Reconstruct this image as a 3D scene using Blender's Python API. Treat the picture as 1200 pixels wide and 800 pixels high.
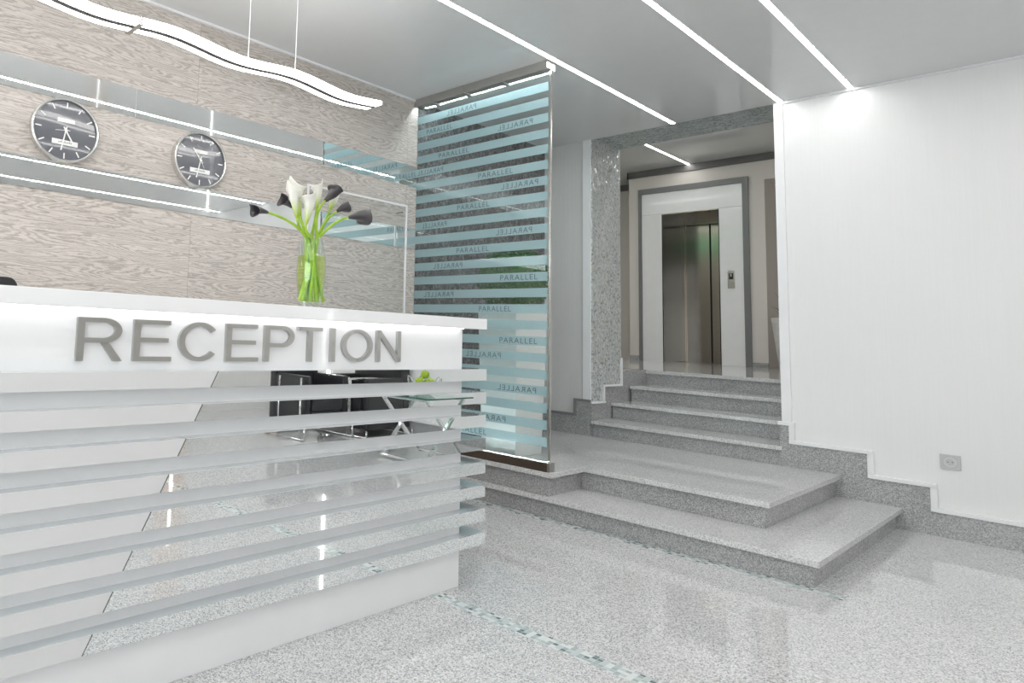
import bpy, bmesh, math, random
from mathutils import Vector, Matrix
for o in list(bpy.data.objects): bpy.data.objects.remove(o, do_unlink=True)
S = bpy.context.scene
C = S.collection
random.seed(7)
PI = math.pi

# ------------------------------------------------------------------ camera, world, exposure
cam_d = bpy.data.cameras.new('camera'); cam = bpy.data.objects.new('camera', cam_d); C.objects.link(cam)
S.camera = cam
cam_d.sensor_width = 36.0
cam_d.lens = 782.715 / 1200 * 36.0
cam_d.shift_x = (600 - 316.96) / 1200
cam_d.shift_y = (312.07 - 400) / 1200
cam_d.clip_start = 0.02
RX = Vector((0.78393719, -0.61939567, 0.04232598)); DN = Vector((0.08999247, 0.04591415, -0.99488353)); FW = Vector((0.61428319, 0.78373522, 0.09173476))
M3 = Matrix((RX, -DN, -FW)).transposed()
cam.matrix_world = Matrix.Translation((0, 0, 1.07)) @ M3.to_4x4()
W = bpy.data.worlds.new('world'); S.world = W; W.use_nodes = True
W.node_tree.nodes['Background'].inputs[0].default_value = (0.9, 0.95, 1.0, 1)
W.node_tree.nodes['Background'].inputs[1].default_value = 1.0
S.view_settings.view_transform = 'Standard'; S.view_settings.look = 'None'
S.view_settings.gamma = 1.0; S.view_settings.use_curve_mapping = False
S.view_settings.exposure = -0.03
S.cycles.max_bounces = 14; S.cycles.glossy_bounces = 8; S.cycles.transparent_max_bounces = 40
S.cycles.diffuse_bounces = 6; S.cycles.sample_clamp_indirect = 6.0
LED = 30.0          # ceiling light lines
PEND = 9.0          # wave pendant
FILL = 130.0         # daylight through an unseen window added behind the camera to light the room, watts

def area_light(name, loc, rot, sx, sy, power, color=(1, 1, 1)):
    d = bpy.data.lights.new(name, 'AREA'); d.shape = 'RECTANGLE'; d.size = sx; d.size_y = sy; d.energy = power; d.color = color
    o = bpy.data.objects.new(name, d); C.objects.link(o); o.location = loc; o.rotation_euler = rot
    return o
area_light('daylight', (-3.25, -0.4, 1.55), (0, -PI / 2, 0), 2.1, 4.6, FILL, (1.0, 0.99, 0.98))  # unseen fill lamp, added as daylight at the window opening

# ------------------------------------------------------------------ materials
class NT:
    def __init__(s, name):
        s.m = bpy.data.materials.new(name); s.m.use_nodes = True; s.t = s.m.node_tree; s.t.nodes.clear()
        s.out = s.n('ShaderNodeOutputMaterial')
    def n(s, typ, ins=None, **kw):
        nd = s.t.nodes.new(typ)
        for k, v in kw.items(): setattr(nd, k, v)
        for k, v in (ins or {}).items(): s.set(nd, k, v)
        return nd
    def set(s, nd, k, v):
        i = nd.inputs[k]
        if isinstance(v, bpy.types.NodeSocket): s.t.links.new(v, i)
        elif isinstance(v, bpy.types.Node): s.t.links.new(v.outputs[0], i)
        else:
            if i.type == 'RGBA' and len(v) == 3: v = (*v, 1)
            i.default_value = v
    def math(s, op, a, b=0.0, c=None):
        d = {0: a, 1: b}
        if c is not None: d[2] = c
        return s.n('ShaderNodeMath', d, operation=op).outputs[0]
    def ramp(s, fac, stops, interp='LINEAR'):
        r = s.n('ShaderNodeValToRGB', {0: fac}); r.color_ramp.interpolation = interp
        e = r.color_ramp.elements
        while len(e) < len(stops): e.new(0.5)
        for q, (p, c) in zip(e, stops): q.position = p; q.color = (*c, 1) if len(c) == 3 else c
        return r.outputs[0]
    def coord(s, scale=(1, 1, 1), loc=(0, 0, 0)):
        tc = s.n('ShaderNodeTexCoord')
        return s.n('ShaderNodeMapping', {0: tc.outputs['Object'], 1: loc, 3: scale}).outputs[0]
    def noise(s, vec, scale, detail=2.0, rough=0.5, out=0):
        return s.n('ShaderNodeTexNoise', {'Vector': vec, 'Scale': scale, 'Detail': detail, 'Roughness': rough}).outputs[out]
    def mix(s, f, a, b, blend='MIX'):
        nd = s.n('ShaderNodeMix', data_type='RGBA', blend_type=blend)
        for i, v in ((0, f), (6, a), (7, b)):
            if isinstance(v, bpy.types.NodeSocket): s.t.links.new(v, nd.inputs[i])
            else: nd.inputs[i].default_value = (*v, 1) if (i and len(v) == 3) else v
        return nd.outputs[2]
    def bsdf(s, **kw):
        p = s.n('ShaderNodeBsdfPrincipled')
        for k, v in kw.items(): s.set(p, k.replace('_', ' '), v)
        s.t.links.new(p.outputs[0], s.out.inputs[0]); return p
    def bump(s, h, strength=0.2, dist=0.01):
        return s.n('ShaderNodeBump', {'Height': h, 'Strength': strength, 'Distance': dist}).outputs[0]

def plain(name, col, rough=0.5, metal=0.0, coat=0.0, **kw):
    t = NT(name)
    v = t.noise(t.coord(), 9.0, 3.0)
    c = t.mix(0.5, col, t.mix(v, tuple(min(1, q * 0.94) for q in col), tuple(min(1, q * 1.05) for q in col)))
    t.bsdf(Base_Color=c, Roughness=rough, Metallic=metal, Coat_Weight=coat, Coat_Roughness=0.04, **kw); return t.m
def emit(name, col, st):
    t = NT(name); e = t.n('ShaderNodeEmission', {0: col, 1: st}); t.t.links.new(e.outputs[0], t.out.inputs[0]); return t.m
def thin_glass(name, tint, refl=1.0, rough=0.0):
    t = NT(name)
    fc = t.n('ShaderNodeLayerWeight', {0: 0.5}).outputs[1]
    fr = t.n('ShaderNodeMath', {0: t.math('MULTIPLY', t.math('POWER', fc, 4.0), 0.80), 1: 0.045}, operation='ADD'); g = t.n('ShaderNodeBsdfGlossy', {0: (1, 1, 1), 'Roughness': rough}); tr = t.n('ShaderNodeBsdfTransparent', {0: tint})
    mx = t.n('ShaderNodeMixShader', {0: t.math('MULTIPLY', fr.outputs[0], refl), 1: tr, 2: g}); t.t.links.new(mx.outputs[0], t.out.inputs[0]); return t.m

def granite(name, lo, mid, hi, rough, scale=1.0):
    t = NT(name); v = t.coord()
    a = t.noise(v, 230 * scale, 2.0, 0.7); b = t.noise(v, 70 * scale, 2.0, 0.6)
    vo = t.n('ShaderNodeTexVoronoi', {'Vector': v, 'Scale': 215 * scale}).outputs[1]
    sp = t.n('ShaderNodeSeparateColor', {0: vo}).outputs[0]
    x = t.math('ADD', t.math('MULTIPLY', a, 0.62), t.math('MULTIPLY', sp, 0.26)); x = t.math('ADD', x, t.math('MULTIPLY', b, 0.14))
    c = t.ramp(x, [(0.30, lo), (0.46, mid), (0.62, hi), (0.78, tuple(min(1, q * 1.18) for q in hi))])
    big = t.noise(t.coord(), 2.5, 3.0)
    c = t.mix(0.35, c, t.mix(big, tuple(q * 0.9 for q in mid), hi))
    t.bsdf(Base_Color=c, Roughness=rough, Specular_IOR_Level=0.5); return t.m
def floor_mat():
    t = NT('polished_granite_floor'); v = t.coord()
    a = t.noise(v, 230, 2.0, 0.7)
    sp = t.n('ShaderNodeSeparateColor', {0: t.n('ShaderNodeTexVoronoi', {'Vector': v, 'Scale': 215}).outputs[1]}).outputs[0]
    x = t.math('ADD', t.math('MULTIPLY', a, 0.72), t.math('MULTIPLY', sp, 0.28))
    c = t.ramp(x, [(0.30, (0.12, 0.12, 0.13)), (0.42, (0.38, 0.38, 0.39)), (0.53, (0.64, 0.64, 0.64)), (0.70, (0.84, 0.84, 0.83))])
    big = t.noise(v, 1.7, 3.0); c = t.mix(t.math('MULTIPLY', big, 0.35), c, (0.60, 0.60, 0.61))
    xyz = t.n('ShaderNodeSeparateXYZ', {0: v})
    j = None
    for ax, off in ((0, 0.32), (1, 0.28)):
        f = t.math('FRACT', t.math('DIVIDE', t.math('ADD', xyz.outputs[ax], 20 + off), 1.45))
        l = t.math('LESS_THAN', f, 0.0016); j = l if j is None else t.math('MAXIMUM', j, l)
    c = t.mix(t.math('MULTIPLY', j, 0.45), c, (0.3, 0.3, 0.3))
    t.bsdf(Base_Color=c, Roughness=0.045, Specular_IOR_Level=0.5); return t.m
def wood_mat():
    t = NT('limed_oak_panel'); tc = t.n('ShaderNodeTexCoord'); xyz = t.n('ShaderNodeSeparateXYZ', {0: tc.outputs['Object']})
    X, Z = xyz.outputs[0], xyz.outputs[2]
    px = t.math('FLOOR', t.math('DIVIDE', t.math('ADD', X, 20 - 1.611), 1.85)); pz = t.math('FLOOR', t.math('DIVIDE', t.math('ADD', Z, 0.04), 0.26))
    cid = t.n('ShaderNodeCombineXYZ', {0: px, 1: pz}); wn = t.n('ShaderNodeTexWhiteNoise', {0: cid.outputs[0]})
    r = wn.outputs[0]
    vec = t.n('ShaderNodeCombineXYZ', {0: t.math('ADD', t.math('MULTIPLY', X, 0.95), t.math('MULTIPLY', r, 37)), 1: t.math('MULTIPLY', r, 11), 2: t.math('MULTIPLY', Z, 8.5)}).outputs[0]
    n = t.noise(vec, 1.0, 2.5, 0.45)
    wob = t.noise(t.n('ShaderNodeMapping', {0: tc.outputs['Object'], 3: (34, 1, 120)}).outputs[0], 1.0, 2.0)
    ph = t.math('ADD', t.math('MULTIPLY', n, 30.0), t.math('MULTIPLY', wob, 1.1))
    ring = t.math('PINGPONG', ph, 0.5)
    ring = t.ramp(ring, [(0.0, (0, 0, 0)), (0.14, (0.25, 0.25, 0.25)), (0.30, (0.85, 0.85, 0.85)), (0.5, (1, 1, 1))])
    fine = t.noise(t.n('ShaderNodeMapping', {0: tc.outputs['Object'], 3: (9, 1, 170)}).outputs[0], 1.0, 3.0, 0.6)
    fi = t.ramp(fine, [(0.35, (0, 0, 0)), (0.6, (1, 1, 1))])
    lo, hi = (0.25, 0.22, 0.195), (0.64, 0.59, 0.55)
    c = t.mix(ring, lo, hi)
    c = t.mix(0.34, c, t.mix(fi, (0.30, 0.265, 0.24), (0.70, 0.65, 0.61)))
    c = t.mix(0.22, c, t.mix(r, (0.48, 0.44, 0.40), (0.70, 0.65, 0.61)))
    f = t.math('FRACT', t.math('DIVIDE', t.math('ADD', X, 20 - 1.611), 1.85)); sx = t.math('LESS_THAN', f, 0.0016)
    c = t.mix(t.math('MULTIPLY', sx, 0.6), c, (0.25, 0.22, 0.2))
    t.bsdf(Base_Color=c, Roughness=0.42, Specular_IOR_Level=0.4, Normal=t.bump(ring, 0.12, 0.002)); return t.m
def stone_mat():
    t = NT('dark_fleecy_stone'); v = t.coord((1, 1, 0.8))
    a = t.noise(v, 55, 5.0, 0.7); b = t.noise(t.coord((1, 1, 0.5)), 20, 3.0)
    x = t.math('ADD', t.math('MULTIPLY', a, 0.7), t.math('MULTIPLY', b, 0.3))
    c = t.ramp(x, [(0.36, (0.03, 0.03, 0.033)), (0.5, (0.13, 0.125, 0.125)), (0.66, (0.34, 0.33, 0.33))])
    t.bsdf(Base_Color=c, Roughness=0.8, Normal=t.bump(a, 0.8, 0.02)); return t.m
def paper_mat(name, col, k=0.05):
    t = NT(name); n1 = t.noise(t.coord((95, 95, 1.6)), 1.0, 3.0, 0.7); n2 = t.noise(t.coord((260, 260, 8)), 1.0, 2.0)
    x = t.math('ADD', t.math('MULTIPLY', n1, 0.6), t.math('MULTIPLY', n2, 0.4))
    c = t.mix(t.ramp(x, [(0.3, (0, 0, 0)), (0.7, (1, 1, 1))]), tuple(q * (1 - k) for q in col), tuple(min(1, q * (1 + k * 0.6)) for q in col))
    t.bsdf(Base_Color=c, Roughness=0.6, Normal=t.bump(x, 0.12, 0.004)); return t.m
def mosaic_mat(name, size, cols, metal=0.6, rough=0.2):
    t = NT(name); tc = t.n('ShaderNodeTexCoord')
    v = t.n('ShaderNodeMapping', {0: tc.outputs['Object'], 1: (0.0031, 0.0047, 0.0023), 3: (1 / size,) * 3}).outputs[0]
    vo = t.n('ShaderNodeTexVoronoi', {'Vector': v, 'Scale': 1.0, 'Randomness': 0.72})
    ed = t.n('ShaderNodeTexVoronoi', {'Vector': v, 'Scale': 1.0, 'Randomness': 0.72}, feature='DISTANCE_TO_EDGE')
    sp = t.n('ShaderNodeSeparateColor', {0: vo.outputs[1]})
    c = t.ramp(sp.outputs[0], cols, 'CONSTANT')
    g = t.math('LESS_THAN', ed.outputs[0], 0.055)
    c = t.mix(g, c, (0.42, 0.43, 0.43))
    nv = t.n('ShaderNodeBump', {'Height': sp.outputs[1], 'Strength': 0.0})
    tilt = t.n('ShaderNodeVectorMath', {0: vo.outputs[1], 1: (0.5, 0.5, 0.5)}, operation='SUBTRACT')
    tilt2 = t.n('ShaderNodeVectorMath', {0: tilt.outputs[0]}, operation='SCALE'); tilt2.inputs['Scale'].default_value = 0.5
    ge = t.n('ShaderNodeNewGeometry')
    nn = t.n('ShaderNodeVectorMath', {0: ge.outputs['Normal'], 1: tilt2.outputs[0]}, operation='ADD')
    nn = t.n('ShaderNodeVectorMath', {0: nn.outputs[0]}, operation='NORMALIZE')
    t.bsdf(Base_Color=c, Roughness=t.math('ADD', rough, t.math('MULTIPLY', g, 0.5)), Metallic=t.math('MULTIPLY', t.math('SUBTRACT', 1.0, g), metal), Normal=nn.outputs[0]); return t.m
def checker_mosaic():
    t = NT('floor_mosaic'); tc = t.n('ShaderNodeTexCoord'); xyz = t.n('ShaderNodeSeparateXYZ', {0: tc.outputs['Object']})
    s = 0.0185
    ix = t.math('FLOOR', t.math('DIVIDE', xyz.outputs[0], s)); iy = t.math('FLOOR', t.math('DIVIDE', xyz.outputs[1], s))
    fx = t.math('FRACT', t.math('DIVIDE', xyz.outputs[0], s)); fy = t.math('FRACT', t.math('DIVIDE', xyz.outputs[1], s))
    wn = t.n('ShaderNodeTexWhiteNoise', {0: t.n('ShaderNodeCombineXYZ', {0: ix, 1: iy}).outputs[0]}).outputs[0]
    c = t.ramp(wn, [(0, (0.15, 0.20, 0.21)), (0.10, (0.36, 0.43, 0.43)), (0.28, (0.50, 0.57, 0.57)), (0.55, (0.68, 0.71, 0.71)), (0.88, (0.42, 0.50, 0.50))], 'CONSTANT')
    g = t.math('MAXIMUM', t.math('LESS_THAN', fx, 0.1), t.math('LESS_THAN', fy, 0.1))
    c = t.mix(g, c, (0.62, 0.62, 0.61))
    t.bsdf(Base_Color=c, Roughness=0.12); return t.m
def steel_mat(name, col, rough=0.25, streak=(1, 1, 90), amp=0.12, aniso=0.0):
    t = NT(name); n = t.noise(t.coord(streak), 4.0, 3.0, 0.7)
    c = t.mix(n, tuple(q * (1 - amp) for q in col), tuple(min(1, q * (1 + amp)) for q in col))
    t.bsdf(Base_Color=c, Metallic=1.0, Roughness=t.math('ADD', rough, t.math('MULTIPLY', n, 0.06)), Anisotropic=aniso); return t.m
def frost_mat():
    t = NT('frosted_film'); v = t.noise(t.coord(), 40.0, 2.0)
    col = t.mix(v, (0.52, 0.69, 0.72), (0.56, 0.72, 0.75))
    d = t.n('ShaderNodeBsdfDiffuse', {0: col}); tl = t.n('ShaderNodeBsdfTranslucent', {0: col}); tr = t.n('ShaderNodeBsdfTransparent', {0: (0.88, 0.95, 0.96)})
    m1 = t.n('ShaderNodeMixShader', {0: 0.45, 1: d, 2: tl}); m2 = t.n('ShaderNodeMixShader', {0: 0.34, 1: m1, 2: tr})
    g = t.n('ShaderNodeBsdfGlossy', {0: (1, 1, 1), 'Roughness': 0.02}); fr = t.math('ADD', t.math('MULTIPLY', t.math('POWER', t.n('ShaderNodeLayerWeight', {0: 0.5}).outputs[1], 4.0), 0.6), 0.03)
    m3 = t.n('ShaderNodeMixShader', {0: fr, 1: m2, 2: g}); t.t.links.new(m3.outputs[0], t.out.inputs[0]); return t.m
def foliage(name, a, b):
    t = NT(name); n = t.noise(t.coord(), 30.0, 3.0, 0.7)
    t.bsdf(Base_Color=t.ramp(n, [(0.3, a), (0.7, b)]), Roughness=0.5); return t.m
def lily_mat(name, top, base, x0, x1):
    # spathe pigment runs from green at the stem to the petal colour, along the flower's own axis (its UV)
    t = NT(name); uv = t.n('ShaderNodeUVMap'); y = t.n('ShaderNodeSeparateXYZ', {0: uv.outputs[0]}).outputs[1]
    v = t.noise(t.coord(), 160.0, 2.0); y = t.math('ADD', y, t.math('MULTIPLY', t.math('SUBTRACT', v, 0.5), 0.12))
    t.bsdf(Base_Color=t.ramp(y, [(x0, base), (x1, top)]), Roughness=0.45, Subsurface_Weight=0.0); return t.m

M = {}
M['floor'] = floor_mat(); M['wood'] = wood_mat(); M['stone'] = stone_mat()
M['granite'] = granite('grey_granite', (0.05, 0.05, 0.055), (0.255, 0.255, 0.26), (0.52, 0.52, 0.515), 0.16)  # darker copy for upright faces, their shade put into the colour
M['granite_top'] = granite('polished_grey_granite', (0.16, 0.16, 0.165), (0.50, 0.50, 0.505), (0.74, 0.74, 0.735), 0.06)  # lighter copy for treads, the overhead light put into the colour
M['wall_white'] = paper_mat('white_wallpaper', (0.79, 0.79, 0.79), 0.02)
M['wall_grey'] = paper_mat('pale_grey_wallpaper', (0.66, 0.65, 0.635), 0.05)
M['cream'] = paper_mat('cream_plaster', (0.72, 0.68, 0.64), 0.02)
M['ceil'] = plain('gloss_stretch_ceiling', (0.68, 0.69, 0.695), 0.45, 0, 0.8)
M['white'] = plain('white_lacquer', (0.88, 0.88, 0.89), 0.22, 0, 0.35)
M['laminate'] = plain('pale_grey_laminate', (0.68, 0.68, 0.68), 0.25, 0, 0.3)
M['trim'] = plain('white_trim', (0.82, 0.82, 0.83), 0.35)
M['mirror'] = plain('mirror', (0.92, 0.945, 0.945), 0.012, 1.0)
M['boxtop'] = plain('smoked_acrylic', (0.62, 0.66, 0.68), 0.06, 0.0, 1.0)
M['dark_joint'] = plain('dark_joint', (0.12, 0.12, 0.12), 0.6)
M['letter'] = steel_mat('brushed_steel_letter', (0.50, 0.50, 0.485), 0.30, (2, 1, 30), 0.03)
M['steel'] = steel_mat('brushed_steel', (0.55, 0.53, 0.50), 0.22)
M['chrome'] = plain('chrome', (0.80, 0.80, 0.80), 0.06, 1.0)
M['lift_steel'] = steel_mat('lift_steel', (0.36, 0.325, 0.28), 0.13, (60, 60, 1), 0.10, 0.0)
M['lift_dark'] = steel_mat('lift_dark_steel', (0.035, 0.038, 0.04), 0.14, (60, 60, 1), 0.10, 0.0)
M['frame_grey'] = plain('grey_lacquer_frame', (0.20, 0.20, 0.205), 0.35)
M['cornice'] = plain('dark_cornice', (0.13, 0.125, 0.125), 0.45)
M['led'] = emit('led_diffuser', (1, 0.99, 0.97), LED)
M['pend'] = emit('pendant_diffuser', (1, 0.98, 0.95), PEND)
M['led_soft'] = emit('desk_led', (1, 1, 1), 5.0)
M['rail_led'] = emit('glass_edge_led', (0.86, 0.97, 1.0), 190.0)
M['green_led'] = emit('green_sign_light', (0.03, 0.75, 0.28), 1.6)
M['glass'] = thin_glass('clear_glass', (0.93, 0.97, 0.97), 0.9)
M['board_glass'] = thin_glass('board_glass', (0.985, 0.99, 0.99), 0.35)
M['vase_glass'] = thin_glass('vase_glass', (0.94, 0.97, 0.95), 1.0)
M['water'] = thin_glass('green_water', (0.93, 0.98, 0.55), 0.4)
M['table_glass'] = thin_glass('table_glass', (0.78, 0.90, 0.86), 1.0)
M['frost'] = frost_mat()
M['film_text'] = plain('clear_film_letter', (0.09, 0.13, 0.145), 0.3)
M['spine'] = plain('dark_lamp_spine', (0.14, 0.14, 0.14), 0.6)
M['bronze'] = steel_mat('bronze_rail', (0.16, 0.13, 0.105), 0.25)
M['rail'] = steel_mat('grey_rail', (0.50, 0.49, 0.47), 0.3)
M['mosaic'] = mosaic_mat('glitter_mosaic', 0.018, [(0, (0.34, 0.36, 0.36)), (0.10, (0.50, 0.53, 0.53)), (0.36, (0.62, 0.65, 0.65)), (0.62, (0.80, 0.83, 0.83)), (0.9, (0.74, 0.77, 0.66))], 0.3, 0.2)
M['mosaic_head'] = mosaic_mat('grey_green_mosaic', 0.02, [(0, (0.20, 0.25, 0.25)), (0.3, (0.36, 0.42, 0.42)), (0.55, (0.50, 0.56, 0.56)), (0.85, (0.66, 0.71, 0.70))], 0.25, 0.2)
M['floor_mosaic'] = checker_mosaic()
M['clock_face'] = plain('slate_clock_face', (0.10, 0.105, 0.125), 0.2, 0, 1.0)
M['clock_rim'] = plain('silver_clock_rim', (0.72, 0.71, 0.69), 0.25, 0.8)
M['clock_white'] = plain('white_clock_print', (0.85, 0.85, 0.83), 0.4)
M['ink'] = plain('grey_ink', (0.25, 0.25, 0.25), 0.6)
M['black'] = plain('black_plastic', (0.03, 0.03, 0.033), 0.35)
M['leather'] = plain('black_leather', (0.028, 0.028, 0.031), 0.33, 0, 0.25)
M['apple'] = foliage('green_apple_skin', (0.30, 0.44, 0.02), (0.46, 0.60, 0.05))
M['stalk'] = plain('brown_stalk', (0.12, 0.07, 0.03), 0.7)
M['stem'] = foliage('green_stem', (0.24, 0.44, 0.02), (0.44, 0.62, 0.07))
M['box_leaf'] = foliage('boxwood_leaf', (0.012, 0.06, 0.012), (0.05, 0.19, 0.03))
M['snake_leaf'] = foliage('snake_plant_leaf', (0.03, 0.07, 0.02), (0.20, 0.22, 0.06))
M['lily_white'] = lily_mat('white_calla', (0.82, 0.81, 0.75), (0.40, 0.55, 0.05), 0.05, 0.5)
M['lily_dark'] = lily_mat('black_calla', (0.045, 0.040, 0.045), (0.07, 0.065, 0.06), 0.0, 0.3)
M['spadix'] = plain('yellow_spadix', (0.7, 0.5, 0.06), 0.6)
M['planter'] = plain('white_planter', (0.72, 0.70, 0.685), 0.4)
M['pot'] = plain('white_ribbed_pot', (0.70, 0.68, 0.66), 0.5)
M['soil'] = plain('dark_soil', (0.03, 0.022, 0.016), 0.9)
M['warm_wood'] = plain('warm_wood_slats', (0.55, 0.30, 0.15), 0.45)
M['socket_grey'] = plain('silver_grey_plastic', (0.50, 0.50, 0.505), 0.35)
M['window_glass'] = thin_glass('window_glass', (0.95, 0.97, 0.97), 0.6)
M['winframe'] = plain('grey_window_frame', (0.35, 0.35, 0.36), 0.4)

# ------------------------------------------------------------------ mesh helpers
class MB:
    def __init__(s): s.b = bmesh.new()
    def box(s, x0, x1, y0, y1, z0, z1):
        c = Matrix.Translation(((x0 + x1) / 2, (y0 + y1) / 2, (z0 + z1) / 2)) @ Matrix.Diagonal((abs(x1 - x0), abs(y1 - y0), abs(z1 - z0), 1))
        bmesh.ops.create_cube(s.b, size=1.0, matrix=c); return s
    def prism(s, pts, axis, a, b):
        # pts: polygon in the two other axes (cyclic order), extruded along axis from a to b
        def P(p, h):
            return {'x': (h, p[0], p[1]), 'y': (p[0], h, p[1]), 'z': (p[0], p[1], h)}[axis]
        v0 = [s.b.verts.new(P(p, a)) for p in pts]; v1 = [s.b.verts.new(P(p, b)) for p in pts]
        n = len(pts); s.b.faces.new(v0); s.b.faces.new(v1[::-1])
        for i in range(n): s.b.faces.new((v0[i], v0[(i + 1) % n], v1[(i + 1) % n], v1[i]))
        return s
    def tube(s, pts, r, n=8, taper=None, cap=True):
        pts = [Vector(p) for p in pts]; rings = []; up = None
        for i, p in enumerate(pts):
            d = (pts[min(i + 1, len(pts) - 1)] - pts[max(i - 1, 0)]).normalized()
            if up is None: up = d.orthogonal().normalized()
            up = (up - d * up.dot(d)).normalized(); sd = d.cross(up)
            rr = taper[i] if taper else r
            rings.append([s.b.verts.new(p + (up * math.cos(2 * PI * k / n) + sd * math.sin(2 * PI * k / n)) * rr) for k in range(n)])
        for A, B in zip(rings, rings[1:]):
            for k in range(n): s.b.faces.new((A[k], A[(k + 1) % n], B[(k + 1) % n], B[k]))
        if cap: s.b.faces.new(rings[0][::-1]); s.b.faces.new(rings[-1])
        return s
    def lathe(s, prof, c=(0, 0, 0), n=40, axis='z'):
        rings = []
        for r, h in prof:
            ring = []
            for k in range(n):
                a = 2 * PI * k / n; p = (r * math.cos(a), r * math.sin(a), h)
                if axis == 'y': p = (p[0], p[2], p[1])
                ring.append(s.b.verts.new((p[0] + c[0], p[1] + c[1], p[2] + c[2])))
            rings.append(ring)
        for A, B in zip(rings, rings[1:]):
            for k in range(n): s.b.faces.new((A[k], A[(k + 1) % n], B[(k + 1) % n], B[k]))
        return s, rings
    def capring(s, ring): s.b.faces.new(ring); return s
    def frustum(s, x0, x1, y0, y1, z0, X0, X1, Y0, Y1, z1):
        a = [s.b.verts.new(p) for p in ((x0, y0, z0), (x1, y0, z0), (x1, y1, z0), (x0, y1, z0))]
        b = [s.b.verts.new(p) for p in ((X0, Y0, z1), (X1, Y0, z1), (X1, Y1, z1), (X0, Y1, z1))]
        s.b.faces.new(a[::-1]); s.b.faces.new(b)
        for i in range(4): s.b.faces.new((a[i], a[(i + 1) % 4], b[(i + 1) % 4], b[i]))
        return s
    def ball(s, c, r, sub=3, sc=(1, 1, 1)):
        bmesh.ops.create_icosphere(s.b, subdivisions=sub, radius=r, matrix=Matrix.Translation(c) @ Matrix.Diagonal((*sc, 1))); return s
    def build(s, name, mat, parent=None, bevel=0.0, smooth=False, origin=None):
        bmesh.ops.recalc_face_normals(s.b, faces=s.b.faces)
        if bevel: bmesh.ops.bevel(s.b, geom=[e for e in s.b.edges if len(e.link_faces) == 2 and e.calc_face_angle(0) > 0.6], offset=bevel, segments=2, affect='EDGES', profile=0.7)
        me = bpy.data.meshes.new(name); s.b.to_mesh(me); s.b.free()
        return link(name, me, mat, parent, smooth)
def link(name, me, mat, parent=None, smooth=False):
    me.materials.clear(); me.materials.append(M[mat] if isinstance(mat, str) else mat)
    if smooth:
        for p in me.polygons: p.use_smooth = True
    o = bpy.data.objects.new(name, me); C.objects.link(o)
    if parent:
        o.parent = parent
        o.matrix_parent_inverse = WM(parent).inverted()
    return o
def WM(o):
    m = o.matrix_basis.copy()
    return (WM(o.parent) @ o.matrix_parent_inverse @ m) if o.parent else m
def tag(o, label, cat, group=None, kind=None):
    o['label'] = label; o['category'] = cat
    if group: o['group'] = group
    if kind: o['kind'] = kind
    return o
def thing(name, loc, label, cat, group=None, kind=None):
    o = bpy.data.objects.new(name, None); C.objects.link(o); o.location = loc; o.empty_display_size = 0.1
    return tag(o, label, cat, group, kind)
def struct(o, label, cat): return tag(o, label, cat, kind='structure')
def copy_tree(o, parent=None):
    c = o.copy(); C.objects.link(c)
    if parent: c.parent = parent
    for ch in [q for q in bpy.data.objects if q.parent == o]: copy_tree(ch, c)
    return c
def text_mesh(txt, size=1.0, depth=0.0):
    cu = bpy.data.curves.new('lettering', 'FONT'); cu.body = txt; cu.size = size; cu.extrude = depth; cu.resolution_u = 6; cu.space_character = 1.18
    o = bpy.data.objects.new('lettering', cu); C.objects.link(o)
    dg = bpy.context.evaluated_depsgraph_get(); dg.update()
    me = bpy.data.meshes.new_from_object(o.evaluated_get(dg)); bpy.data.objects.remove(o); bpy.data.curves.remove(cu)
    return me
def fit(me, x0, x1, z0, z1, fn):
    xs = [v.co.x for v in me.vertices]; ys = [v.co.y for v in me.vertices]; a, b, c, d = min(xs), max(xs), min(ys), max(ys)
    for v in me.vertices:
        s = x0 + (v.co.x - a) / (b - a) * (x1 - x0); t = z0 + (v.co.y - c) / (d - c) * (z1 - z0)
        v.co = fn(s, t, v.co.z)
    return me

# ------------------------------------------------------------------ room shell  (x: depth, y: to the left, z: up)
UW, VW, ZC = 5.754, 3.257, 2.845      # right wall plane, wood wall plane, ceiling
VR, VP, UT = 1.487, 2.826, 6.264      # right wall's end, mosaic jamb, far face of that wall
ZL, UE, ZC2 = 0.823, 10.784, 3.737    # landing level, lift wall, upper ceiling
UG, VG = 3.928, 2.184                 # glass partition
struct(MB().box(-3, UW, -3.6, VW, -0.1, 0).build('floor', 'floor'), 'polished pale grey speckled granite floor of the lobby', 'floor')
struct(MB().box(-3.15, UW, -3.75, VW + .15, ZC, ZC + .08).build('ceiling', 'ceil'), 'glossy pale grey stretch ceiling over the reception lobby', 'ceiling')
struct(MB().box(-3, UG, VW, VW + .15, 0, ZC).build('wall_left', 'wood'), 'limed oak panelled wall behind the reception desk', 'wall')
struct(MB().box(UG, UW, VW, VW + .15, 0, ZC).build('wall_left_rear', 'stone'), 'dark rough stone wall seen through the striped glass partition', 'wall')
wr = MB().box(UW, UT, -3.6, VR, 0, 3.8)
struct(wr.build('wall_right', 'wall_white'), 'white ribbed wallpaper wall with the power socket', 'wall')
struct(MB().box(UW, UT, VP, 6.0, 0, 3.8).build('wall_center', 'wall_grey'), 'pale grey wall section between glass partition and mosaic jamb', 'wall')
struct(MB().box(UW, UT, VR, VP, 2.878, 3.8).build('wall_lintel', 'cream'), 'wall section over the stair opening', 'wall')
struct(MB().box(-3, UW, -3.75, -3.6, 0, ZC).build('wall_front', 'wall_grey'), 'pale wall across the lobby, seen in the desk mirrors', 'wall')
wb = MB(); wb.box(-3.15, -3, -3.6, VW, 0, 0.5).box(-3.15, -3, -3.6, VW, 2.6, ZC).box(-3.15, -3, -3.6, -2.7, 0.5, 2.6).box(-3.15, -3, 1.9, VW, 0.5, 2.6)
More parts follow.
